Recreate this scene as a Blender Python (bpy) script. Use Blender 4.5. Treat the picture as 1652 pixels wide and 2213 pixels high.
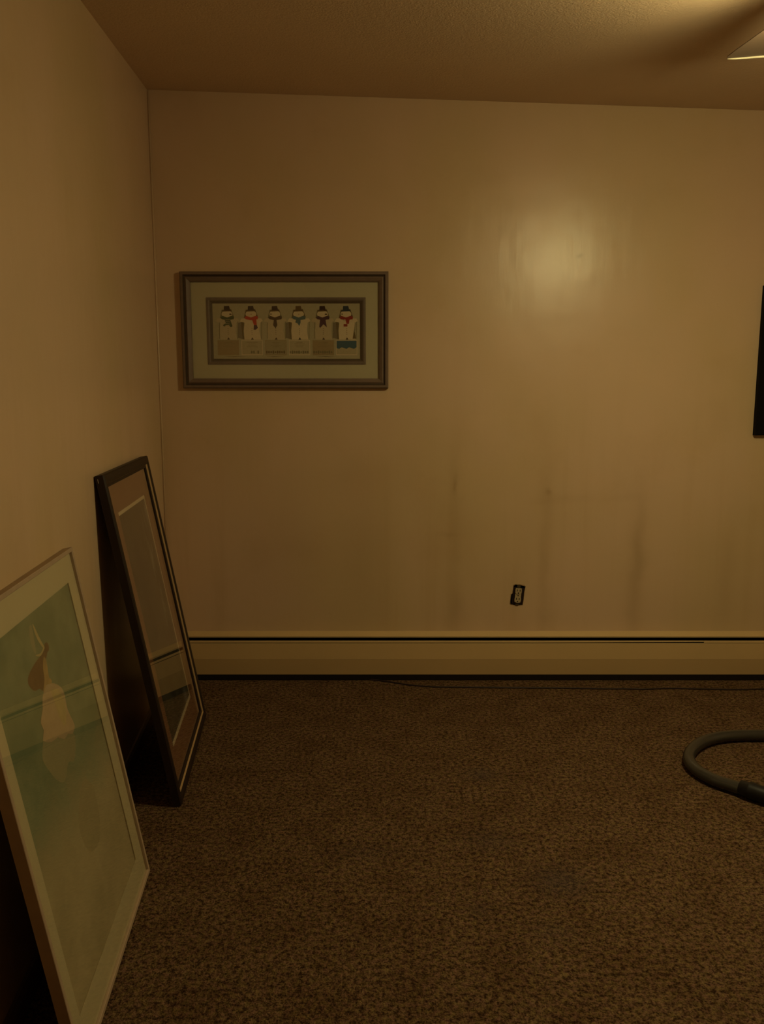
import bpy, bmesh, math, random
from mathutils import Vector, Matrix
for o in list(bpy.data.objects): bpy.data.objects.remove(o)
S = bpy.context.scene
COL = S.collection
R = math.radians
random.seed(4)

# ---------------------------------------------------------------- camera
EYE = 1.2557                       # eye height above the carpet
cam = bpy.data.cameras.new('camera')
cam.sensor_fit = 'HORIZONTAL'; cam.sensor_width = 36; cam.lens = 36*1740/1652
co = bpy.data.objects.new('camera', cam); COL.objects.link(co)
co.location = (0, 0, EYE); co.rotation_euler = (R(90-8.6), 0, 0)
cam.clip_start = .02
S.camera = co
# ---------------------------------------------------------------- world + exposure
w = bpy.data.worlds.new('world'); S.world = w; w.use_nodes = True
w.node_tree.nodes['Background'].inputs[0].default_value = (1, .85, .6, 1)
w.node_tree.nodes['Background'].inputs[1].default_value = 0.0
S.view_settings.view_transform = 'Standard'; S.view_settings.look = 'None'
S.view_settings.gamma = 1; S.view_settings.use_curve_mapping = False
S.view_settings.exposure = 0.0
BULB_COLOR = (1.0, .83, .38)
BULB_POWER = 124.0                 # radiance of the frosted bowl of the fan's light kit

# ---------------------------------------------------------------- room numbers
D = 3.425                          # back wall
LX, LS = -.937, .103               # left wall: x = LX + LS*(D-y)
def left_x(y): return LX + LS*(D-y)
CB = .115
def ceil_z(x, y): return 2.440 - .0316*(x-LX) + CB*(y-D)
XR, YB = 2.7, -1.1                 # right and rear walls

# ================================================================ materials
def new_mat(name):
    m = bpy.data.materials.new(name); m.use_nodes = True
    nt = m.node_tree; b = nt.nodes['Principled BSDF']
    return m, nt, b
class NB:
    """small helper for building node graphs"""
    def __init__(s, nt): s.nt = nt
    def n(s, t, **k):
        x = s.nt.nodes.new(t)
        for a, v in k.items(): setattr(x, a, v)
        return x
    def put(s, sock, v):
        if isinstance(v, bpy.types.NodeSocket): s.nt.links.new(v, sock)
        elif v is not None: sock.default_value = v
    def math(s, op, a, b=None, c=None, clamp=False):
        x = s.n('ShaderNodeMath', operation=op); x.use_clamp = clamp
        s.put(x.inputs[0], a); s.put(x.inputs[1], b)
        if c is not None: s.put(x.inputs[2], c)
        return x.outputs[0]
    def mix(s, f, a, b, mode='MIX'):
        x = s.n('ShaderNodeMix', data_type='RGBA', blend_type=mode)
        s.put(x.inputs[0], f)
        s.put(x.inputs[6], a if isinstance(a, bpy.types.NodeSocket) else (*a, 1))
        s.put(x.inputs[7], b if isinstance(b, bpy.types.NodeSocket) else (*b, 1))
        return x.outputs[2]
    def coord(s): return s.n('ShaderNodeTexCoord').outputs['Object']
    def mapping(s, v, scale=(1, 1, 1), loc=(0, 0, 0)):
        x = s.n('ShaderNodeMapping'); s.put(x.inputs[0], v)
        x.inputs['Scale'].default_value = scale; x.inputs['Location'].default_value = loc
        return x.outputs[0]
    def noise(s, v, scale, detail=3, rough=.5):
        x = s.n('ShaderNodeTexNoise'); s.put(x.inputs['Vector'], v)
        x.inputs['Scale'].default_value = scale; x.inputs['Detail'].default_value = detail
        x.inputs['Roughness'].default_value = rough
        return x.outputs[0]
    def remap(s, v, a, b, c=0, d=1):
        x = s.n('ShaderNodeMapRange'); x.interpolation_type = 'SMOOTHSTEP'
        s.put(x.inputs[0], v)
        for i, q in enumerate((a, b, c, d)): x.inputs[i+1].default_value = q
        return x.outputs[0]
    def bump(s, h, strength, dist, normal=None):
        x = s.n('ShaderNodeBump'); s.put(x.inputs['Height'], h)
        x.inputs['Strength'].default_value = strength; x.inputs['Distance'].default_value = dist
        if normal: s.put(x.inputs['Normal'], normal)
        return x.outputs[0]
    def sep(s, v):
        x = s.n('ShaderNodeSeparateXYZ'); s.put(x.inputs[0], v); return x.outputs
    def gauss(s, a, ca, ra, b, cb, rb):
        da = s.math('DIVIDE', s.math('SUBTRACT', a, ca), ra)
        db = s.math('DIVIDE', s.math('SUBTRACT', b, cb), rb)
        q = s.math('ADD', s.math('MULTIPLY', da, da), s.math('MULTIPLY', db, db))
        return s.math('EXPONENT', s.math('MULTIPLY', q, -1.0))

def simple(name, col, rough=.5, spec=.5, metallic=0, var=.0, vscale=30, bump=0):
    m, nt, b = new_mat(name); B = NB(nt)
    b.inputs['Roughness'].default_value = rough
    b.inputs['Specular IOR Level'].default_value = spec
    b.inputs['Metallic'].default_value = metallic
    v = B.coord(); nz = B.noise(v, vscale, 4)
    lo = tuple(c*(1-var) for c in col); hi = tuple(min(1, c*(1+var)) for c in col)
    B.put(b.inputs['Base Color'], B.mix(nz, lo, hi))
    if bump: B.put(b.inputs['Normal'], B.bump(nz, bump, .001))
    return m

WALL_RGB = (.66, .48, .33)
def wall_material(name, back):
    m, nt, b = new_mat(name); B = NB(nt)
    v = B.coord(); x, y, z = B.sep(v)
    big = B.noise(B.mapping(v, (1.1, 1.1, .8)), 1.3, 3)
    c = B.mix(B.remap(big, .35, .7), WALL_RGB, (.60, .45, .27))
    # paint varies at random between a pinker and a yellower tone
    # faint runs and smoke stains
    runs = B.noise(B.mapping(v, (7, 7, .35)), 1.6, 3, .55)
    runs = B.remap(runs, .50, .78)
    low = B.remap(z, 1.65, .5)
    f = B.math('MULTIPLY', B.math('MULTIPLY', runs, low), .2)
    c = B.mix(f, c, (.40, .25, .10))
    c = B.mix(B.math('MULTIPLY', B.remap(B.noise(v, 2.6, 5, .6), .5, .75), .16), c, (.42, .27, .12))
    if back:
        marks = [(.318, .86, .012, .035, .30), (.316, .62, .028, .55, .14), (.315, .30, .05, .10, .20),
                 (.715, .825, .015, .018, .35), (.705, .55, .030, .45, .16), (.70, .78, .06, .02, .10),
                 (1.105, .42, .036, .30, .26), (1.115, .62, .022, .16, .14), (1.03, .80, .10, .02, .08),
                 (.80, .80, .10, .02, .10), (1.50, .45, .035, .22, .14), (-.08, .55, .10, .35, .14),
                 (-.45, .55, .18, .25, .12), (.806, 1.795, .010, .008, .38), (.80, 1.75, .006, .05, .12),
                 (-.1, .90, .12, .10, .10), (.62, .45, .05, .35, .05), (.29, .64, .05, .012, .12)]
        wob = B.math('MULTIPLY', B.math('SUBTRACT', B.noise(B.mapping(v, (1, 1, 1)), 9, 3), .5), .05)
        xx = B.math('ADD', x, wob)
        zz = B.math('ADD', z, wob)
        for (cx, cz, rx, rz, k) in marks:
            g = B.gauss(xx, cx, rx, zz, cz, rz)
            c = B.mix(B.math('MULTIPLY', g, k), c, (.26, .15, .055))
    B.put(b.inputs['Base Color'], c)
    st = B.noise(B.mapping(v, (26, 26, 5)), 1, 3, .5)
    wide = B.noise(v, 5, 2)
    b1 = B.bump(wide, .5, .0055)
    b2 = B.bump(st, .4, .0018, b1)
    tex = B.noise(v, 340, 2)
    B.put(b.inputs['Normal'], B.bump(tex, .12, .0006, b2))
    b.inputs['Roughness'].default_value = .33
    b.inputs['Specular IOR Level'].default_value = .58
    return m
M = {}
M['wall_back'] = wall_material('painted wall, stained', True)
M['wall'] = wall_material('painted wall', False)

m, nt, b = new_mat('sprayed ceiling'); B = NB(nt); v = B.coord()
B.put(b.inputs['Base Color'], B.mix(B.noise(v, 3, 4), (.67, .51, .36), (.73, .56, .40)))
h1 = B.noise(v, 150, 3, .6); h2 = B.noise(v, 60, 2)
B.put(b.inputs['Normal'], B.bump(B.math('ADD', h1, B.math('MULTIPLY', h2, .6)), .55, .004))
b.inputs['Roughness'].default_value = .9; b.inputs['Specular IOR Level'].default_value = .1
M['ceiling'] = m

m, nt, b = new_mat('brown frieze carpet'); B = NB(nt); v = B.coord()
x, y, z = B.sep(v)
n1 = B.noise(v, 82, 4, .7)
n2 = B.noise(B.mapping(v, (1, 1, 1), (7, 3, 1)), 210, 3, .6)
n3 = B.noise(v, 9, 3)
t = B.remap(B.math('ADD', B.math('MULTIPLY', n1, .62), B.math('MULTIPLY', n2, .38)), .38, .62)
hue = B.remap(B.noise(B.mapping(v, (1, 1, 1), (3, 9, 2)), 70, 3, .6), .38, .62)
hi = B.mix(hue, (.27, .185, .085), (.27, .155, .105))
c = B.mix(t, (.042, .021, .010), hi)
c = B.mix(B.remap(n3, .35, .7), c, (.8, .76, .72), 'MULTIPLY')
for cx, cy, rx, ry, k in [(.327, 2.50, .05, .045, .38), (.459, 1.915, .07, .06, .42), (.30, 2.11, .07, .05, .25),
                          (.24, 1.80, .03, .03, .2), (.40, 1.72, .05, .03, .2), (-.05, 2.05, .09, .04, .18)]:
    g = B.gauss(x, cx, rx, y, cy, ry)
    c = B.mix(B.math('MULTIPLY', g, k), c, (.075, .062, .065))
B.put(b.inputs['Base Color'], c)
B.put(b.inputs['Normal'], B.bump(B.math('ADD', n1, B.math('MULTIPLY', n2, .5)), 1.0, .012))
b.inputs['Roughness'].default_value = 1; b.inputs['Specular IOR Level'].default_value = .05
M['carpet'] = m

# picture glass: clear sheet with Fresnel reflection
def glass_mat():
    m = bpy.data.materials.new('picture glass'); m.use_nodes = True
    nt = m.node_tree; nt.nodes.clear(); B = NB(nt)
    out = B.n('ShaderNodeOutputMaterial'); mx = B.n('ShaderNodeMixShader')
    tr = B.n('ShaderNodeBsdfTransparent'); gl = B.n('ShaderNodeBsdfGlossy')
    tr.inputs[0].default_value = (.96, .97, .95, 1)
    gl.inputs['Roughness'].default_value = .012; gl.inputs['Color'].default_value = (1, 1, 1, 1)
    lw = B.n('ShaderNodeLayerWeight'); lw.inputs[0].default_value = .5
    f = B.math('ADD', B.math('MULTIPLY', B.math('POWER', lw.outputs['Facing'], 5.0), .96), .04)
    B.put(mx.inputs[0], f); nt.links.new(tr.outputs[0], mx.inputs[1]); nt.links.new(gl.outputs[0], mx.inputs[2])
    nt.links.new(mx.outputs[0], out.inputs[0])
    return m
M['glass'] = glass_mat()

m, nt, b = new_mat('dark walnut moulding'); B = NB(nt); v = B.coord()
gr = B.noise(B.mapping(v, (40, 4, 40)), 3, 4, .6)
B.put(b.inputs['Base Color'], B.mix(gr, (.010, .0055, .004), (.028, .014, .009)))
b.inputs['Roughness'].default_value = .5; b.inputs['Specular IOR Level'].default_value = .35
M['walnut'] = m
M['gilt'] = simple('gilt fillet', (.55, .38, .20), .4, .5, .3, .15, 60)
M['backing'] = simple('brown backing paper', (.07, .045, .025), .9, .2, 0, .1)
M['mauve_mat'] = simple('rust brown mat board', (.26, .115, .065), .85, .3, 0, .06, 200)
M['cream_line'] = simple('cream mat bevel', (.80, .66, .48), .8, .3, 0, .05, 200)
M['pale_wood'] = simple('pale washed wood', (.42, .31, .22), .55, .4, 0, .12, 40)
M['pale_side'] = simple('brown frame side', (.33, .225, .135), .6, .4, 0, .12, 40)
M['pale_mat'] = simple('off white mat board', (.66, .56, .38), .85, .3, 0, .04, 200)
M['print_ochre'] = simple('ochre print ink', (.50, .33, .14), .9, .2, 0, .3, 60)
M['print_flesh'] = simple('flesh print ink', (.58, .42, .27), .9, .2, 0, .15, 60)
M['print_hair'] = simple('umber print ink', (.23, .13, .06), .9, .2, 0, .3, 60)
M['print_pale'] = simple('pale ochre print ink', (.58, .45, .23), .9, .2, 0, .25, 40)
M['print_bright'] = simple('light print highlight', (.66, .58, .42), .9, .2, 0, .1, 60)

# pastel artwork background: grey green wash above, pale sand below
m, nt, b = new_mat('pastel wash print'); B = NB(nt); v = B.coord()
x, y, z = B.sep(v)
n = B.noise(v, 7, 5, .6); n2 = B.noise(v, 26, 4, .6)
up = B.mix(B.remap(n, .35, .65), (.20, .25, .15), (.31, .34, .21))
dn = B.mix(B.remap(n, .35, .65), (.50, .41, .25), (.60, .49, .31))
hh = B.math('ADD', y, B.math('MULTIPLY', B.math('SUBTRACT', n, .5), .35))
c = B.mix(B.remap(hh, .50, .30), up, dn)
c = B.mix(B.math('MULTIPLY', n2, .25), c, (.30, .24, .12))
B.put(b.inputs['Base Color'], c); b.inputs['Roughness'].default_value = .9
M['pastel'] = m
# dark landscape print
m, nt, b = new_mat('dark landscape print'); B = NB(nt); v = B.coord()
x, y, z = B.sep(v)
n = B.noise(B.mapping(v, (1, .6, 1)), 9, 5, .65); n2 = B.noise(B.mapping(v, (3, .8, 1)), 12, 4, .6)
c = B.mix(B.remap(n, .3, .7), (.024, .020, .012), (.075, .062, .038))
g = B.gauss(x, .48, .05, y, .62, .20)
c = B.mix(B.math('MULTIPLY', B.math('MULTIPLY', g, B.remap(n2, .45, .7)), .7), c, (.42, .38, .28))
g = B.gauss(x, .55, .06, y, .86, .06)
c = B.mix(B.math('MULTIPLY', B.math('MULTIPLY', g, B.remap(n2, .4, .6)), .5), c, (.34, .31, .26))
g = B.gauss(x, .50, .03, y, .17, .03)
c = B.mix(B.math('MULTIPLY', g, .5), c, (.36, .33, .32))
B.put(b.inputs['Base Color'], c); b.inputs['Roughness'].default_value = .9
M['landscape'] = m

M['grey_wood'] = simple('grey brown stained frame', (.175, .120, .092), .5, .45, 0, .18, 35)
M['grey_wood_dark'] = simple('frame groove stain', (.055, .034, .02), .6, .4, 0, .2, 35)
M['linen_mat'] = simple('grey cream mat board', (.55, .48, .345), .85, .3, 0, .05, 150)
M['inner_mat'] = simple('taupe inner moulding', (.19, .135, .115), .55, .4, 0, .15, 60)
M['snow_paper'] = simple('aged cream print paper', (.40, .34, .22), .9, .2, 0, .08, 60)

M['enamel'] = simple('cream enamelled steel', (.60, .43, .22), .42, .5, 0, .05, 5)
M['heater_dark'] = simple('dark steel and painted shade', (.012, .008, .006), .8, .2, 0, .2, 50)  # dark element colour, also painted shade for the slot and toe gap
M['baseboard'] = simple('brown stained baseboard', (.16, .09, .045), .5, .4, 0, .2, 30)
M['black_frame'] = simple('black painted wood', (.005, .004, .004), .7, .12, 0, .2, 60)
M['black_print'] = simple('dark picture', (.014, .011, .012), .7, .3, 0, .4, 12)
M['hose'] = simple('grey plastic hose', (.036, .033, .029), .24, .7, 0, .08, 60)
M['cuff'] = simple('black plastic cuff', (.006, .006, .008), .42, .4, 0, .1, 60)
M['cord'] = simple('dark brown cable jacket', (.022, .010, .007), .5, .4, 0, .1, 60)
M['ivory'] = simple('ivory plastic', (.42, .33, .20), .45, .5, 0, .1, 120)
M['slot'] = simple('black slot', (.008, .005, .004), .9, .1)
M['box_dark'] = simple('dark outlet box', (.020, .010, .007), .8, .2, 0, .3, 80)
M['drywall'] = simple('crumbled plaster edge', (.26, .17, .09), .95, .2, 0, .5, 250, .8)
M['yoke'] = simple('dull metal strap', (.10, .075, .04), .5, .5, .6, .2, 150)
M['fan_blade'] = simple('fan blade', (.11, .075, .053), .6, .3, 0, .08, 30)
M['fan_trim'] = simple('pale blade edge', (.40, .37, .28), .5, .4)
M['fan_metal'] = simple('brass fan housing', (.45, .30, .12), .35, .5, .8, .05, 30)
m = bpy.data.materials.new('frosted lit bulb'); m.use_nodes = True
nt = m.node_tree; nt.nodes.clear()
e = nt.nodes.new('ShaderNodeEmission'); e.inputs[0].default_value = (*BULB_COLOR, 1); e.inputs[1].default_value = BULB_POWER
oo = nt.nodes.new('ShaderNodeOutputMaterial'); nt.links.new(e.outputs[0], oo.inputs[0])
M['bulb'] = m

# ================================================================ mesh helpers
def link(name, me, mats, parent=None, mw=None, smooth=False):
    for q in mats: me.materials.append(q)
    o = bpy.data.objects.new(name, me); COL.objects.link(o)
    if parent: o.parent = parent
    if mw is not None: o.matrix_world = mw if parent is None else o.matrix_world
    if smooth:
        for p in me.polygons: p.use_smooth = True
    return o
def from_bm(name, bm, mats, parent=None, smooth=False, recalc=True):
    if recalc: bmesh.ops.recalc_face_normals(bm, faces=bm.faces)
    me = bpy.data.meshes.new(name); bm.to_mesh(me); bm.free()
    return link(name, me, mats if isinstance(mats, (list, tuple)) else [mats], parent, smooth=smooth)
def box(bm, a, b, mi=0, bevel=0, mat=None):
    r = bmesh.ops.create_cube(bm, size=1)
    vs = r['verts']
    for v in vs:
        v.co = Vector([(a[i]+b[i])/2 + v.co[i]*(b[i]-a[i]) for i in range(3)])
    fs = {f for v in vs for f in v.link_faces}
    for f in fs: f.material_index = mi
    if bevel:
        es = list({e for v in vs for e in v.link_edges})
        r2 = bmesh.ops.bevel(bm, geom=es, offset=bevel, segments=2, affect='EDGES', profile=.7)
        vs = list({v for f in r2['faces'] for v in f.verts} | {v for v in vs if v.is_valid})
    if mat is not None:
        for v in vs: v.co = mat @ v.co
    return vs
def prism(bm, pts, axis_from, axis_to, mi=0):
    """pts (y,z) profile extruded along x"""
    a = [bm.verts.new((axis_from, p[0], p[1])) for p in pts]
    b_ = [bm.verts.new((axis_to, p[0], p[1])) for p in pts]
    n = len(pts)
    for i in range(n):
        f = bm.faces.new((a[i], a[(i+1) % n], b_[(i+1) % n], b_[i])); f.material_index = mi
    bm.faces.new(a[::-1]).material_index = mi; bm.faces.new(b_).material_index = mi
def tube(bm, pts, rad, seg=16, mi=0, cap=True):
    pts = [Vector(p) for p in pts]; rings = []
    up = Vector((0, 0, 1))
    for i, p in enumerate(pts):
        t = (pts[min(i+1, len(pts)-1)] - pts[max(i-1, 0)]).normalized()
        s = t.cross(up)
        if s.length < 1e-4: s = t.cross(Vector((0, 1, 0)))
        s.normalize(); u = s.cross(t)
        r = rad(i) if callable(rad) else rad
        rings.append([bm.verts.new(p + s*math.cos(2*math.pi*k/seg)*r + u*math.sin(2*math.pi*k/seg)*r) for k in range(seg)])
    for i in range(len(rings)-1):
        for k in range(seg):
            f = bm.faces.new((rings[i][k], rings[i][(k+1) % seg], rings[i+1][(k+1) % seg], rings[i+1][k]))
            f.material_index = mi; f.smooth = True
    if cap:
        bm.faces.new(rings[0][::-1]).material_index = mi; bm.faces.new(rings[-1]).material_index = mi
def lathe(bm, prof, c, seg=32, mi=0):
    rings = []
    for r, z in prof:
        rings.append([bm.verts.new((c[0]+r*math.cos(2*math.pi*k/seg), c[1]+r*math.sin(2*math.pi*k/seg), c[2]+z)) for k in range(seg)] if r > 1e-5
                     else [bm.verts.new((c[0], c[1], c[2]+z))])
    for a, b_ in zip(rings, rings[1:]):
        for k in range(seg):
            q = [a[k % len(a)], a[(k+1) % len(a)], b_[(k+1) % len(b_)], b_[k % len(b_)]]
            q = list(dict.fromkeys(q))
            if len(q) > 2:
                f = bm.faces.new(q); f.material_index = mi; f.smooth = True
def spline(pts, n):
    """Catmull-Rom through pts, n samples per span"""
    P = [Vector(p) for p in pts]; P = [2*P[0]-P[1]] + P + [2*P[-1]-P[-2]]
    out = []
    for i in range(1, len(P)-2):
        for k in range(n):
            t = k/n; a, b_, c, d = P[i-1:i+3]
            out.append(.5*((2*b_) + (c-a)*t + (2*a-5*b_+4*c-d)*t*t + (3*b_-a-3*c+d)*t**3))
    out.append(P[-2]); return out
def sweep_rect(bm, x0, y0, x1, y1, prof, mats):
    """mitred moulding around a rectangle; prof = (inset, z) list; mats per segment"""
    rings = []
    for ins, z in prof:
        rings.append([bm.verts.new(q) for q in ((x0+ins, y0+ins, z), (x1-ins, y0+ins, z), (x1-ins, y1-ins, z), (x0+ins, y1-ins, z))])
    for i in range(len(rings)):
        a, b_ = rings[i], rings[(i+1) % len(rings)]
        for k in range(4):
            f = bm.faces.new((a[k], a[(k+1) % 4], b_[(k+1) % 4], b_[k])); f.material_index = mats[i]
def ring_board(bm, x0, y0, x1, y1, wx0, wy0, wx1, wy1, z0, z1, mi=0):
    """flat board with rectangular window and real thickness"""
    o = [(x0, y0), (x1, y0), (x1, y1), (x0, y1)]; i_ = [(wx0, wy0), (wx1, wy0), (wx1, wy1), (wx0, wy1)]
    V = [[bm.verts.new((p[0], p[1], z)) for p in q] for q in (o, i_) for z in (z0, z1)]
    ob, ot, ib, it = V
    for k in range(4):
        l = (k+1) % 4
        for q in ((ot[k], ot[l], it[l], it[k]), (ob[l], ob[k], ib[k], ib[l]), (ob[k], ob[l], ot[l], ot[k]), (ib[l], ib[k], it[k], it[l])):
            bm.faces.new(q).material_index = mi
def empty(name, loc=(0, 0, 0), mw=None):
    o = bpy.data.objects.new(name, None); COL.objects.link(o); o.empty_display_size = .1
    if mw is not None: o.matrix_world = mw
    else: o.location = loc
    return o
def tag(o, label, cat, group=None):
    o['label'] = label; o['category'] = cat
    if group: o['group'] = group
    return o
def struct(name, bm, mats):
    o = from_bm(name, bm, mats); o['kind'] = 'structure'; return o

# ================================================================ the room
T = .1
yb_l = left_x(YB)
bm = bmesh.new()
box(bm, (-1.2, YB-T, -T), (XR+T, D+T, 0)); struct('floor', bm, M['carpet'])
def wall_quad(name, p, q, out, mat):
    """vertical wall from p to q reaching up to the ceiling, thickness along out"""
    bm = bmesh.new(); N = 24
    vin, vout = [], []
    for i in range(N+1):
        t = i/N; x = p[0]+(q[0]-p[0])*t; y = p[1]+(q[1]-p[1])*t
        vin.append((bm.verts.new((x, y, 0)), bm.verts.new((x, y, ceil_z(x, y)))))
        xo, yo = x+out[0]*T, y+out[1]*T
        vout.append((bm.verts.new((xo, yo, 0)), bm.verts.new((xo, yo, ceil_z(x, y)))))
    for i in range(N):
        bm.faces.new((vin[i][0], vin[i+1][0], vin[i+1][1], vin[i][1]))
        bm.faces.new((vout[i+1][0], vout[i][0], vout[i][1], vout[i+1][1]))
        bm.faces.new((vin[i][1], vin[i+1][1], vout[i+1][1], vout[i][1]))
        bm.faces.new((vin[i][0], vout[i][0], vout[i+1][0], vin[i+1][0]))
    for i in (0, N): bm.faces.new((vin[i][0], vin[i][1], vout[i][1], vout[i][0]))
    return struct(name, bm, mat)
wall_quad('wall_back', (LX, D), (XR, D), (0, 1), M['wall_back'])
wall_quad('wall_left', (LX, D), (yb_l, YB), (-1, 0), M['wall'])
wall_quad('wall_right', (XR, D), (XR, YB), (1, 0), M['wall'])
wall_quad('wall_rear', (yb_l, YB), (XR, YB), (0, -1), M['wall'])
bm = bmesh.new()
pts = [(-1.1, YB-.1), (XR+.1, YB-.1), (XR+.1, D+.1), (-1.1, D+.1)]
a = [bm.verts.new((x, y, ceil_z(x, y))) for x, y in pts]; b_ = [bm.verts.new((x, y, ceil_z(x, y)+.08)) for x, y in pts]
bm.faces.new(a[::-1]); bm.faces.new(b_)
for i in range(4): bm.faces.new((a[i], a[(i+1) % 4], b_[(i+1) % 4], b_[i]))
struct('ceiling', bm, M['ceiling'])
# low brown baseboard on the left wall
bm = bmesh.new()
Lv = Vector((-LS, 1, 0)).normalized(); Ln = Vector((1, LS, 0)).normalized()
P0 = Vector((left_x(YB), YB, 0)); P1 = Vector((LX, D, 0))
prof = [(0, .002), (.011, .002), (.011, .048), (.006, .058), (0, .060)]
A = [bm.verts.new(P0 + Ln*(d+.001) + Vector((0, 0, z))) for d, z in prof]
Bv = [bm.verts.new(P1 - Lv*.075 + Ln*(d+.001) + Vector((0, 0, z))) for d, z in prof]
for i in range(len(prof)):
    j = (i+1) % len(prof); bm.faces.new((A[i], A[j], Bv[j], Bv[i]))
bm.faces.new(A[::-1]); bm.faces.new(Bv)
struct('baseboard_left', bm, M['baseboard'])
# thin bead of caulk in the corner
bm = bmesh.new()
tube(bm, [(LX+.004, D-.003, .22), (LX+.004, D-.003, 1.3), (LX+.004, D-.003, 2.435)], .0045, 8)
struct('trim_1', bm, M['wall'])

# ================================================================ baseboard heater
HX0, HX1, HJ = -.855, 2.55, 1.395
ht = empty('baseboard_heater', (0, D, 0))
tag(ht, 'long cream metal baseboard heater along the foot of the back wall', 'heater')
def hpart(name, prof, x0, x1, mat, parent=ht):
    bm = bmesh.new(); prism(bm, [(-d, z) for d, z in prof], x0, x1); return from_bm(name, bm, mat, parent)
hpart('back_plate', [(.001, .030), (.004, .030), (.004, .203), (.027, .192), (.028, .188), (.031, .188), (.031, .194), (.004, .209), (.001, .209)], HX0, HX1, M['enamel'])
hpart('heating_element', [(.006, .045), (.044, .045), (.044, .150), (.006, .150)], HX0+.02, HX1-.02, M['heater_dark'])
PANEL = [(.052, .171), (.060, .171), (.0615, .101), (.050, .027), (.042, .027), (.042, .030), (.047, .032), (.0585, .101), (.057, .168), (.052, .168)]
hpart('slot_shade_sheet', [(.0042, .032), (.0055, .032), (.0055, .196), (.0042, .196)], HX0+.005, HX1-.005, M['heater_dark'])  # dark sheet added to paint the shade inside the top slot
hpart('front_panel', PANEL, HX0, HX1, M['enamel'])
hpart('toe_shade_strip', [(.040, .001), (.050, .001), (.050, .030), (.040, .030)], HX0, HX1, M['heater_dark'])  # added dark strip standing in for the shadow under the heater
# damper strip: the left one sags open toward its right end, leaving a widening dark gap
def damper(x0, x1, g0, g1):
    bm = bmesh.new(); V = []
    for x, g in ((x0, g0), (x1, g1)):
        V.append([bm.verts.new((x, -d, z)) for d, z in ((.0565, .1825), (.0590, .1825), (.0605, .172+g), (.059, .1715+g), (.0575, .181), (.0565, .181))])
    for i in range(6):
        j = (i+1) % 6; bm.faces.new((V[0][i], V[0][j], V[1][j], V[1][i]))
    bm.faces.new(V[0][::-1]); bm.faces.new(V[1]); return from_bm('damper', bm, M['enamel'], ht)
damper(HX0, .70, .0022, .0026); damper(.70, HJ, .0028, .0062); damper(HJ+.001, HX1, .0014, .0014)
hpart('inner_channel', [(.050, .145), (.0562, .145), (.0562, .1795), (.050, .1795)], HX0+.01, HX1-.01, M['heater_dark'])
hpart('end_cap', [(.001, .024), (.060, .024), (.064, .100), (.063, .186), (.030, .207), (.001, .209)], HX0-.018, HX0, M['enamel'])

# ================================================================ wall outlet (no cover plate)
ou = empty('wall_outlet', (.594, D, .372)); ou.rotation_euler = (0, R(4.5), 0)
tag(ou, 'uncovered ivory duplex outlet in a ragged dark hole above the heater', 'outlet')
bm = bmesh.new()                   # ragged hole edge
rim = [(-.027, -.046), (-.010, -.048), (.010, -.047), (.026, -.044), (.028, -.020), (.0275, .010), (.029, .034), (.031, .040), (.024, .0445),
       (.012, .046), (.004, .0475), (-.006, .0465), (-.016, .0475), (-.024, .042), (-.0245, .020), (-.026, .004), (-.031, .000), (-.0315, -.030), (-.031, -.044)]
a = [bm.verts.new((x, -.0012, z)) for x, z in rim]
b_ = [bm.verts.new((x*.93, -.0022, z*.95)) for x, z in rim]
c_ = [bm.verts.new((x*1.0, .0, z*1.0)) for x, z in rim]
for i in range(len(rim)):
    j = (i+1) % len(rim); bm.faces.new((a[i], a[j], b_[j], b_[i])); bm.faces.new((c_[i], c_[j], a[j], a[i]))
bm.faces.new(c_)
from_bm('hole_edge', bm, M['drywall'], ou)
bm = bmesh.new()
hole = [(-.0245, -.0405), (.0, -.0435), (.0235, -.0395), (.025, .0), (.0235, .0325), (-.0215, .0335), (-.0235, .0)]
f = [bm.verts.new((x, -.0015, z)) for x, z in hole]; g = [bm.verts.new((x, -.0030, z)) for x, z in hole]
bm.faces.new(f); bm.faces.new(g[::-1])
for i in range(len(hole)): j = (i+1) % len(hole); bm.faces.new((f[i], f[j], g[j], g[i]))
from_bm('outlet_box', bm, M['box_dark'], ou)
for za, zb in ((.0325, .0435), (-.047, -.038)):
    bm = bmesh.new(); box(bm, (-.0075, -.0045, za), (.0075, -.0028, zb), 0, .0008); from_bm('mounting_ear', bm, M['yoke'], ou)
bm = bmesh.new()
box(bm, (-.0135, -.0075, -.034), (.0135, -.003, .031), 0, .003)
body = from_bm('receptacle', bm, M['ivory'], ou)
for zc in (.0175, -.0205):
    bm = bmesh.new(); pr = []
    for k in range(32):
        t = 2*math.pi*k/32; pr.append((max(-.0145, min(.0145, .0168*math.cos(t))), .0140*math.sin(t)))
    f = [bm.verts.new((x, -.0072, zc+z)) for x, z in pr]; g = [bm.verts.new((x*.95, -.0098, zc+z*.95)) for x, z in pr]
    bm.faces.new(f[::-1]); bm.faces.new(g)
    for i in range(32): j = (i+1) % 32; bm.faces.new((f[i], f[j], g[j], g[i]))
    face = from_bm('socket_face', bm, M['ivory'], body)
bm = bmesh.new()
for zc in (.0175, -.0205):
    for sx in (-.0062, .0062): box(bm, (sx-.0014, -.0101, zc-.0005), (sx+.0014, -.0097, zc+.0085))
    lathe(bm, [(0, -.0003), (.0028, -.0003), (.0028, .0003), (0, .0003)], (0, 0, 0), 12)
    for v in bm.verts:
        if abs(v.co.z) < .0004 and v.co.length < .004: v.co = Vector((v.co.x, -.0099+v.co.z, zc-.0075+v.co.y))
from_bm('slots', bm, M['slot'], body)
bm = bmesh.new(); lathe(bm, [(0, -.001), (.003, -.001), (.003, .001), (0, .001)], (0, 0, 0), 14)
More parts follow.
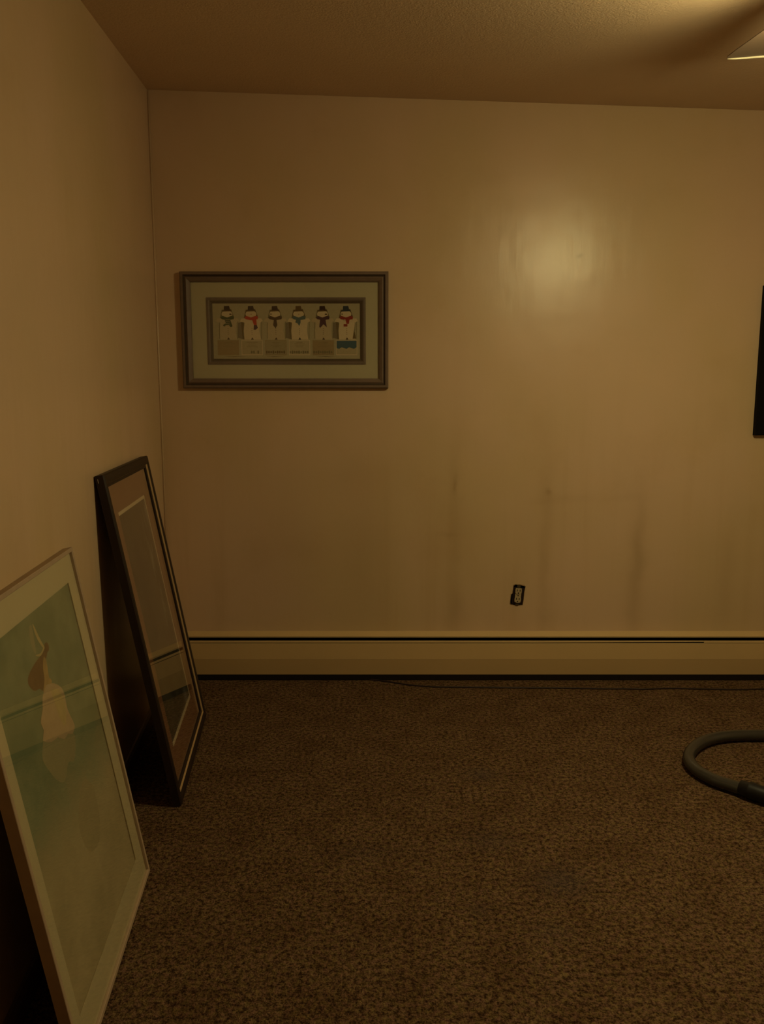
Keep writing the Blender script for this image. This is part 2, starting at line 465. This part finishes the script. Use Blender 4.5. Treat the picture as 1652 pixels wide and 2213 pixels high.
for v in bm.verts: v.co = Vector((v.co.x, -.0082+v.co.z, -.0015+v.co.y))
from_bm('screw', bm, M['yoke'], body)

# ================================================================ snowman print on the back wall
W2, H2 = .4285, .2365
sp = empty('framed_picture', (-.402, D-.001, 1.500)); sp.rotation_euler = (R(90), 0, 0)
tag(sp, 'framed print of six snowmen with scarves hanging on the back wall', 'picture')
bm = bmesh.new()
sweep_rect(bm, -W2, -H2, W2, H2, [(0, 0), (0, .020), (.004, .025), (.013, .025), (.016, .020), (.021, .019), (.026, .022), (.036, .017), (.041, .012), (.041, 0)],
           [0, 0, 0, 1, 1, 0, 0, 0, 1, 0])
from_bm('frame', bm, [M['grey_wood'], M['grey_wood_dark']], sp)
bm = bmesh.new()
mx0, mx1, my0, my1 = -W2+.104, W2-.094, -H2+.098, H2-.102
ring_board(bm, -W2+.0405, -H2+.0405, W2-.0405, H2-.0405, mx0, my0, mx1, my1, .004, .0065)
from_bm('mat', bm, M['linen_mat'], sp)
bm = bmesh.new()
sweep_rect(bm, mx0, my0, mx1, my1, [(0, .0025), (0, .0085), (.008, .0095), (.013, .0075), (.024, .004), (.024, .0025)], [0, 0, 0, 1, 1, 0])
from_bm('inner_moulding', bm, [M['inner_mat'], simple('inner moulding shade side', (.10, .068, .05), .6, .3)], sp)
# the printed sheet: flat ink shapes on paper, one mesh
inks = {'paper': (.47, .40, .28), 'snow': (.72, .57, .40), 'snow2': (.57, .45, .31), 'hat': (.055, .025, .018), 'brim': (.14, .08, .03), 'navy': (.04, .055, .075),
        'green': (.085, .10, .045), 'red': (.55, .06, .03), 'plum': (.10, .045, .06), 'umber': (.10, .055, .03), 'blue': (.11, .16, .17), 'brick': (.32, .04, .03),
        'shade': (.17, .11, .05), 'tan': (.38, .27, .15), 'tile': (.48, .39, .26), 'tile2': (.40, .33, .21), 'line': (.22, .18, .10), 'sky': (.06, .12, .17), 'text': (.27, .21, .11),
        'mauve': (.24, .19, .13)}
order = list(inks); IM = [simple('print '+k, inks[k], .9, .2, 0, .10, 150) for k in order]
pc_x, pc_y = (mx0+mx1)/2, (my0+my1)/2
PW, PH = (mx1-mx0)/2-.024, (my1-my0)/2-.024
sx_, sy_ = 2*PW/311, 2*PH/123
bm = bmesh.new()
def ink(pts, k, layer):
    # pts in sheet units: x 0..311 left to right, y 0..123 top to bottom
    vs = [bm.verts.new((pc_x - PW + x*sx_, pc_y + PH - y*sy_, .0032 + layer*.00012)) for x, y in pts]
    f = bm.faces.new(vs); f.material_index = order.index(k)
def oval(cx, cy, rx, ry, k, layer, n=20):
    ink([(cx+rx*math.cos(2*math.pi*i/n), cy+ry*math.sin(2*math.pi*i/n)) for i in range(n)], k, layer)
def rc(x0, y0, x1, y1, k, layer): ink([(x0, y0), (x1, y0), (x1, y1), (x0, y1)], k, layer)
ink([(-2, -2), (313, -2), (313, 125), (-2, 125)], 'paper', 0)
cx6 = [30.5, 81, 131.5, 181.5, 232, 281.5]
hats = ['hat', 'hat', 'hat', 'brim', 'hat', 'navy']; scarf = ['green', 'red', 'umber', 'blue', 'plum', 'brick']
for i, cx in enumerate(cx6):
    body = 'snow' if i in (1, 3, 5) else 'snow2'
    if i in (1, 3, 5):            # brown shadow behind the raised sides
        ink([(cx-28, 43), (cx-17, 40), (cx-14, 44), (cx-13, 80), (cx-18, 79), (cx-29, 76)], 'mauve', 1)
        ink([(cx-21, 41), (cx-15, 42), (cx-13, 80), (cx-19, 78)], 'shade', 2)
    ink([(cx-20, 33), (cx+22, 33), (cx+25, 39), (cx+19, 42), (cx+17, 60), (cx+20, 80), (cx-15, 80), (cx-16, 60), (cx-14, 42), (cx-24, 40)], body, 3)
    ink([(cx+22, 40), (cx+23, 40), (cx+22, 78), (cx+21, 78)], 'line', 4); ink([(cx-17, 42), (cx-16, 42), (cx-17, 78), (cx-18, 78)], 'line', 4)
    ink([(cx-15, 32), (cx-11, 14), (cx+9, 12), (cx+15, 30), (cx+10, 33), (cx-10, 34)], 'shade' if i % 2 else 'line', 4)
    oval(cx, 23.5, 11.5, 8, 'snow', 5)
    ink([(cx-10, 15.5), (cx+9, 14), (cx+10, 17), (cx-9, 18)], 'brim' if i != 5 else 'navy', 6)
    ink([(cx-6.5, 15), (cx-6, 6), (cx+5, 5.5), (cx+7, 15)], hats[i], 7)
    if i in (2, 5): ink([(cx-11, 23.5), (cx-7, 22.3), (cx-7, 25)], 'umber', 7)
    if i in (0, 4): ink([(cx+5, 22.6), (cx+9, 22.4), (cx+10, 25), (cx+5, 25)], 'umber', 7)
    if i in (1, 3): oval(cx+.5, 24, .8, .8, 'brick', 7, 8)
    k = scarf[i]
    ink([(cx-14, 31), (cx-9, 27.5), (cx, 31), (cx+9, 27.5), (cx+15, 29), (cx+14, 35), (cx, 37), (cx-11, 35)], k, 8)
    if i == 0:
        ink([(cx-6, 34), (cx+6, 34), (cx+11, 50), (cx+8, 53), (cx+2, 47), (cx-7, 51), (cx-9, 48), (cx-3, 43)], k, 9)
        for q in range(4): ink([(cx-5, 36+q*4), (cx+6, 35+q*4), (cx+6, 36+q*4), (cx-5, 37+q*4)], 'tile2', 10)
    if i == 1:
        ink([(cx+2, 35), (cx+11, 34), (cx+12, 48), (cx+6, 48)], k, 9); ink([(cx+6, 48), (cx+12, 48), (cx+14, 54), (cx+10, 58), (cx+5, 58)], 'plum', 9)
    if i == 2: ink([(cx-2, 35), (cx+3, 35), (cx+5, 48), (cx+1, 55), (cx-4, 48)], k, 9)
    if i == 3: ink([(cx-5, 35), (cx+4, 35), (cx+4, 43), (cx+1, 50), (cx-2, 44), (cx-7, 42)], k, 9)
    if i == 4: ink([(cx-5, 35), (cx+6, 35), (cx+9, 53), (cx+2, 46), (cx-5, 54), (cx-7, 52)], k, 9)
    if i == 5:
        ink([(cx-1, 35), (cx+8, 34), (cx+6, 45), (cx+1, 45)], k, 9); rc(cx-5, 45.5, cx+3, 51, k, 9)
        ink([(cx-6, 36), (cx-1, 35), (cx-1, 38), (cx-6, 38)], 'snow2', 10)
        ink([(cx+14, 78), (cx+17, 58), (cx+19, 66), (cx+21, 78)], 'shade', 9); ink([(cx+18, 60), (cx+19, 42), (cx+19.6, 42), (cx+19, 60)], 'line', 8)
    for q in range(4): oval(cx+1.5, 56+q*4, .7, .9, 'umber', 9, 8)
    ink([(cx-1, 80), (cx+2, 75), (cx+5, 80)], 'umber', 10)
    # tile under each snowman
    x0, x1 = cx-21.5, cx+23.5; y0, y1 = 81.5, 115
    rc(x0, y0, x1, y1, 'snow' if i in (1, 3, 5) else 'tan', 4)
    rc(x0+1.2, y0+1, x1-1.2, y1-2, ['tan', 'tile', 'tile2', 'tile', 'tan', 'sky'][i], 5)
    if i == 5:
        ink([(x0+1.2, 97)] + [(x0+1.2+q*5.3, 99+2*math.sin(q*2.1)) for q in range(9)] + [(x1-1.2, 113), (x0+1.2, 113)], 'tile', 6)
    else:
        for q in range(4):        # little rows of handwriting, too small to read
            lw = 9+3*math.sin(i*1.7+q*2.2)
            rc(cx-lw+1, 86+q*3.2, cx+lw+1, 86.7+q*3.2, 'text', 6)
        if i in (1, 2, 3, 4):
            for q in range(9):
                xx = x0+3+q*4.6; hh = 1.5+2.4*abs(math.sin(q*1.9+i))
                if i == 1 and q not in (4, 5, 7): continue
                oval(xx, 108, 1.9, hh, 'line' if i != 2 else 'shade', 6, 10)
for xa, xb in ((20, 70), (110, 150), (215, 262)):
    ink([(xa, 118.5), ((xa+xb)/2, 117.6), (xb, 118.3), ((xa+xb)/2, 119.2)], 'shade', 4)
from_bm('print', bm, IM, sp, recalc=False)
bm = bmesh.new(); box(bm, (-W2+.03, -H2+.03, .0105), (W2-.03, H2-.03, .0120)); from_bm('glass', bm, M['glass'], sp)
bm = bmesh.new(); box(bm, (-W2+.012, -H2+.012, .0005), (W2-.012, H2-.012, .0024)); from_bm('backing_board', bm, M['backing'], sp)

# ================================================================ pictures leaning on the left wall
def lean_frame(name, far, yaw_tan, height, thick):
    """far = floor position (x,y) of the far bottom front corner; returns root whose local
    x runs toward the far end, y up the picture, z out into the room"""
    d = Vector((-yaw_tan, 1, 0)).normalized(); nh = Vector((d.y, -d.x, 0))     # horizontal normal into room
    F = Vector((far[0], far[1], 0))
    # distance of the bottom front edge from the wall along the wall normal
    gap = (F - Vector((left_x(far[1]), far[1], 0))).dot(Vector((1, LS, 0)).normalized())
    # lean so that the upper back edge touches the wall
    best = None
    for k in range(1, 4000):
        a = k*.0001
        top_back = gap - height*math.sin(a) - thick*math.cos(a)
        if top_back <= .0008: best = a; break
    a = best
    u = (Vector((0, 0, 1))*math.cos(a) - nh*math.sin(a)).normalized(); n = d.cross(u)
    # bottom back edge rests on the carpet
    lift = thick*n.z + .0005
    F = F + Vector((0, 0, lift))
    mw = Matrix(((d.x, u.x, n.x, F.x), (d.y, u.y, n.y, F.y), (d.z, u.z, n.z, F.z), (0, 0, 0, 1)))
    return empty(name, mw=mw)
# -- dark framed picture (far one). local z=0 is the front face, thickness goes to -z
W, Hh, TH = .69, 1.030, .026
dk = lean_frame('framed_picture', (-.682, 2.977), LS+.004, Hh, TH)
tag(dk, 'tall dark walnut framed picture with rust mat leaning on the left wall by the corner', 'picture')
bm = bmesh.new()
sweep_rect(bm, -W, 0, 0, Hh, [(0, -TH), (0, -.004), (.004, 0), (.018, 0), (.029, -.003), (.031, -.0085), (.0325, -.009), (.037, -.0100), (.041, -.0105), (.041, -.012), (.041, -TH)],
           [0, 0, 0, 0, 1, 0, 0, 0, 0, 0, 0])
from_bm('frame', bm, [M['walnut'], M['gilt']], dk)
MZ = -.0165
iw0, iw1, ih0, ih1 = -W+.132, -.126, .132, Hh-.128
bm = bmesh.new(); ring_board(bm, -W+.038, .038, -.038, Hh-.038, iw0, ih0, iw1, ih1, MZ-.002, MZ)
from_bm('mat', bm, M['mauve_mat'], dk)
bm = bmesh.new(); ring_board(bm, iw0-.002, ih0-.002, iw1+.002, ih1+.002, iw0+.009, ih0+.012, iw1-.006, ih1-.012, MZ-.004, MZ-.0021)
from_bm('inner_mat', bm, M['cream_line'], dk)
bm = bmesh.new(); box(bm, (-W+.05, .05, MZ-.0055), (-.05, Hh-.05, MZ-.0042))
pr = from_bm('print', bm, M['landscape'], dk)
pr.data.transform(Matrix.Translation((W, 0, 0))); pr.location = (-W, 0, 0)
bm = bmesh.new(); box(bm, (-W+.036, .036, MZ+.0012), (-.036, Hh-.036, MZ+.0030)); from_bm('glass', bm, M['glass'], dk)
bm = bmesh.new(); box(bm, (-W+.01, .01, -TH+.0005), (-.01, Hh-.01, -TH+.003)); from_bm('backing_board', bm, M['backing'], dk)
bm = bmesh.new()                  # bright staple on the near top corner
box(bm, (-W-.0012, Hh-.022, -.020), (-W+.0005, Hh-.010, -.0185)); from_bm('staple', bm, simple('bright staple', (.6, .6, .6), .3, .5, .9), dk)
# -- pale framed picture (near one)
W, Hh, TH = .645, .884, .022
pl = lean_frame('framed_picture', (-.6114, 1.9577), LS-.006, Hh, TH)
tag(pl, 'pale framed pastel picture of a figure with raised arms leaning nearest the camera', 'picture')
bm = bmesh.new()
sweep_rect(bm, -W, 0, 0, Hh, [(0, -TH), (0, -.001), (.001, 0), (.009, 0), (.010, -.001), (.010, -.006), (.010, -TH)], [1, 0, 0, 0, 0, 0, 1])
from_bm('frame', bm, [M['pale_wood'], M['pale_side']], pl)
MZ = -.0075
pw0, pw1, ph0, ph1 = -W+.058, -.066, .075, Hh-.074
bm = bmesh.new(); ring_board(bm, -W+.009, .009, -.009, Hh-.009, pw0, ph0, pw1, ph1, MZ-.002, MZ)
from_bm('mat', bm, M['pale_mat'], pl)
bm = bmesh.new()
box(bm, (pw0-.01, ph0-.01, MZ-.0045), (pw1+.01, ph1+.01, MZ-.003), 0)
def blob(pts, mi, layer, r=3):
    P = spline([(x, y, 0) for x, y in pts] + [(pts[0][0], pts[0][1], 0)], r)[:-1]
    f = bm.faces.new([bm.verts.new((p.x, p.y, MZ-.003+.00012*layer)) for p in P]); f.material_index = mi
blob([(-.352, .788), (-.340, .785), (-.346, .752), (-.352, .730), (-.362, .735), (-.366, .765)], 7, 1)        # post behind the arm
blob([(-.335, .786), (-.330, .784), (-.314, .748), (-.303, .728), (-.306, .724), (-.318, .735), (-.332, .760)], 4, 2)   # raised arm
blob([(-.296, .727), (-.318, .718), (-.350, .716), (-.384, .712), (-.420, .703), (-.428, .688), (-.408, .668), (-.380, .662), (-.365, .652), (-.338, .672), (-.322, .694), (-.292, .712)], 3, 2)   # hair
blob([(-.300, .731), (-.284, .731), (-.277, .720), (-.285, .711), (-.300, .716)], 3, 3)                       # head
blob([(-.304, .729), (-.330, .722), (-.358, .727), (-.352, .722), (-.332, .717), (-.305, .723)], 4, 4)       # second arm
blob([(-.318, .710), (-.310, .700), (-.314, .680), (-.318, .664), (-.308, .652), (-.328, .642), (-.366, .648), (-.345, .668), (-.336, .694)], 1, 3)  # bodice
blob([(-.345, .656), (-.312, .648), (-.284, .634), (-.262, .616), (-.257, .596), (-.262, .572), (-.254, .548), (-.243, .520), (-.270, .512), (-.292, .524), (-.318, .522), (-.352, .542),
      (-.388, .548), (-.430, .570), (-.412, .584), (-.418, .604), (-.392, .622), (-.378, .642)], 2, 4, 2)   # skirt
blob([(-.330, .640), (-.290, .626), (-.270, .600), (-.276, .560), (-.300, .545), (-.318, .575), (-.322, .610)], 4, 5)
blob([(-.430, .568), (-.350, .540), (-.262, .514), (-.268, .480), (-.300, .462), (-.330, .474), (-.370, .452), (-.405, .470), (-.430, .500), (-.452, .540)], 7, 1)  # hem trailing into the wash
blob([(-.22, .36), (-.26, .40), (-.31, .39), (-.36, .34), (-.34, .27), (-.27, .25), (-.23, .29)], 6, 1)
from_bm('print', bm, [M['pastel'], M['print_ochre'], M['print_flesh'], M['print_hair'], M['print_pale'], M['print_bright'],
        simple('faded sand wash', (.46, .38, .23), .9, .2, 0, .1, 12), simple('faded olive wash', (.40, .35, .21), .9, .2, 0, .1, 12)], pl)
bm = bmesh.new(); box(bm, (-W+.0105, .0105, MZ+.0015), (-.0105, Hh-.0105, MZ+.0032)); from_bm('glass', bm, M['glass'], pl)
bm = bmesh.new(); box(bm, (-W+.0105, .0105, -TH+.001), (-.0105, Hh-.0105, -TH+.004)); from_bm('backing_board', bm, M['backing'], pl)

# ================================================================ black picture cut by the right edge
bp = empty('framed_picture', (1.965, D-.001, 1.375)); bp.rotation_euler = (R(90), 0, 0)
tag(bp, 'black framed picture on the back wall, cut off by the right edge', 'picture')
bm = bmesh.new()
sweep_rect(bm, -.393, -.307, .393, .307, [(0, 0), (0, .022), (.004, .026), (.040, .026), (.046, .018), (.046, 0)], [0]*6)
from_bm('frame', bm, M['black_frame'], bp)
bm = bmesh.new(); box(bm, (-.35, -.264, .004), (.35, .264, .010)); from_bm('print', bm, M['black_print'], bp)
bm = bmesh.new(); box(bm, (-.350, -.264, .0115), (.350, .264, .0135)); from_bm('glass', bm, M['glass'], bp)

# ================================================================ vacuum hose and thin cable on the carpet
hp = [(2.35, 2.55, .022), (2.10, 2.66, .022), (1.80, 2.735, .022), (1.55, 2.757, .022), (1.38, 2.758, .022), (1.295, 2.757, .022), (1.215, 2.742, .022), (1.138, 2.702, .022), (1.072, 2.633, .022),
      (1.037, 2.56, .022), (1.034, 2.486, .022), (1.062, 2.422, .022), (1.100, 2.382, .023), (1.140, 2.342, .024)]
P = spline(hp, 60)
vh = empty('vacuum_hose', (1.075, 2.6, 0))
tag(vh, 'grey flexible vacuum hose curling over the carpet at the right edge', 'hose')
def shift(o, e):
    o.data.transform(Matrix.Translation(-e.location)); return o
bm = bmesh.new(); tube(bm, P, lambda i: .0197 + (.00035 if i % 2 else 0), 20)
shift(from_bm('hose_tube', bm, M['hose'], vh), vh)
c0 = Vector(hp[-1]); cd = (Vector((1.50, 1.985, .026)) - c0).normalized()
bm = bmesh.new()
cp = [(-.028, .0208), (-.026, .0235), (-.004, .0245), (.0, .0270), (.004, .0272), (.035, .0262), (.08, .0250), (.16, .0240), (.17, .0225)]
tube(bm, [c0 + cd*s + Vector((0, 0, .004)) for s, r in cp], lambda i: cp[i][1], 28)
shift(from_bm('cuff', bm, M['cuff'], vh), vh)
bm = bmesh.new(); tube(bm, [c0 + cd*s + Vector((0, 0, .004)) for s in (.165, .3, .45)], .018, 24)
shift(from_bm('handle_tube', bm, M['cuff'], vh), vh)

cb_pts = [(-.20, 3.412, .0035), (-.08, 3.385, .0035), (.028, 3.350, .0035), (.107, 3.316, .0035), (.205, 3.292, .0035), (.345, 3.285, .0035), (.55, 3.279, .0035), (.75, 3.275, .0035), (.94, 3.268, .0035),
          (1.06, 3.266, .0035), (1.11, 3.262, .0035), (1.21, 3.271, .0035), (1.33, 3.267, .0035), (1.45, 3.259, .0035), (1.53, 3.257, .0035), (1.64, 3.265, .0035), (2.0, 3.27, .0035), (2.5, 3.25, .0035)]
bm = bmesh.new(); tube(bm, spline(cb_pts, 8), .0032, 10)
tag(from_bm('cable', bm, M['cord'], None), 'thin dark cable lying on the carpet just in front of the heater', 'cable')

# ================================================================ ceiling fan with its light kit, mostly above the frame
FX, FY = 1.02, 1.90; FZ = ceil_z(FX, FY)
BZ = 2.140
fan = empty('ceiling_fan', (FX, FY, FZ))
tag(fan, 'ceiling fan with pale blade edge showing at the top right corner', 'ceiling fan')
bm = bmesh.new()
lathe(bm, [(0, .02), (.075, .02), (.075, -.01), (.085, -.02), (.10, -.035), (.10, -.075), (.08, -.092), (.05, -.10), (.05, -.112), (0, -.112)], (0, 0, 0), 36)
from_bm('motor_housing', bm, M['fan_metal'], fan)
for k, a in enumerate((94, 184, 274, 4)):
    rot = Matrix.Rotation(R(a), 4, 'Z') @ Matrix.Rotation(R(-6), 4, 'X')
    base = Matrix.Translation((0, 0, BZ-FZ)) @ rot
    bm = bmesh.new()
    out = []
    L0, L1 = .13, .415
    side = [(L0, .045), (L0+.04, .055), (L1-.06, .073), (L1-.015, .075), (L1, .068)]
    pts = side + [(x, -y) for x, y in side[::-1]]
    f = [bm.verts.new(base @ Vector((x, y, -.0012))) for x, y in pts]; g = [bm.verts.new(base @ Vector((x, y, .0012))) for x, y in pts]
    bm.faces.new(f); bm.faces.new(g[::-1])
    for i in range(len(pts)): j = (i+1) % len(pts); bm.faces.new((f[i], f[j], g[j], g[i]))
    bl = from_bm('blade', bm, M['fan_blade'], fan)
    bm = bmesh.new(); 
    V = [[bm.verts.new(base @ Vector(q)) for q in ((x, .068, -.0020), (x, .05, -.0042), (x, -.068, -.0066), (x, -.068, .0016), (x, .05, .0016), (x, .068, .0014))] for x in (L1-.001, L1+.002)]
    bm.faces.new(V[0]); bm.faces.new(V[1][::-1])
    for i in range(6): j = (i+1) % 6; bm.faces.new((V[0][i], V[0][j], V[1][j], V[1][i]))
    from_bm('edge_trim', bm, M['fan_trim'], bl)
    bm = bmesh.new(); box(bm, (.06, -.012, -.006), (.16, .012, -.003), 0, 0, base); from_bm('blade_arm', bm, M['fan_metal'], bl)
# shallow frosted bowl under the motor
RB, CBW, ZB = .110, .038, 2.032-FZ
bm = bmesh.new(); lathe(bm, [(RB*math.sin(math.pi*k/20), CBW*math.cos(math.pi*k/20)) for k in range(21)], (0, 0, ZB), 40)
from_bm('light_bowl', bm, M['bulb'], fan)
bm = bmesh.new(); lathe(bm, [(0, -.100), (.040, -.100), (.080, -.106), (.094, ZB+CBW*.52), (.086, ZB+CBW*.60), (0, ZB+CBW*.9)], (0, 0, 0), 32)  # unseen pan, widened to hold lamp light off the ceiling
from_bm('bowl_holder_baffle', bm, M['fan_metal'], fan)
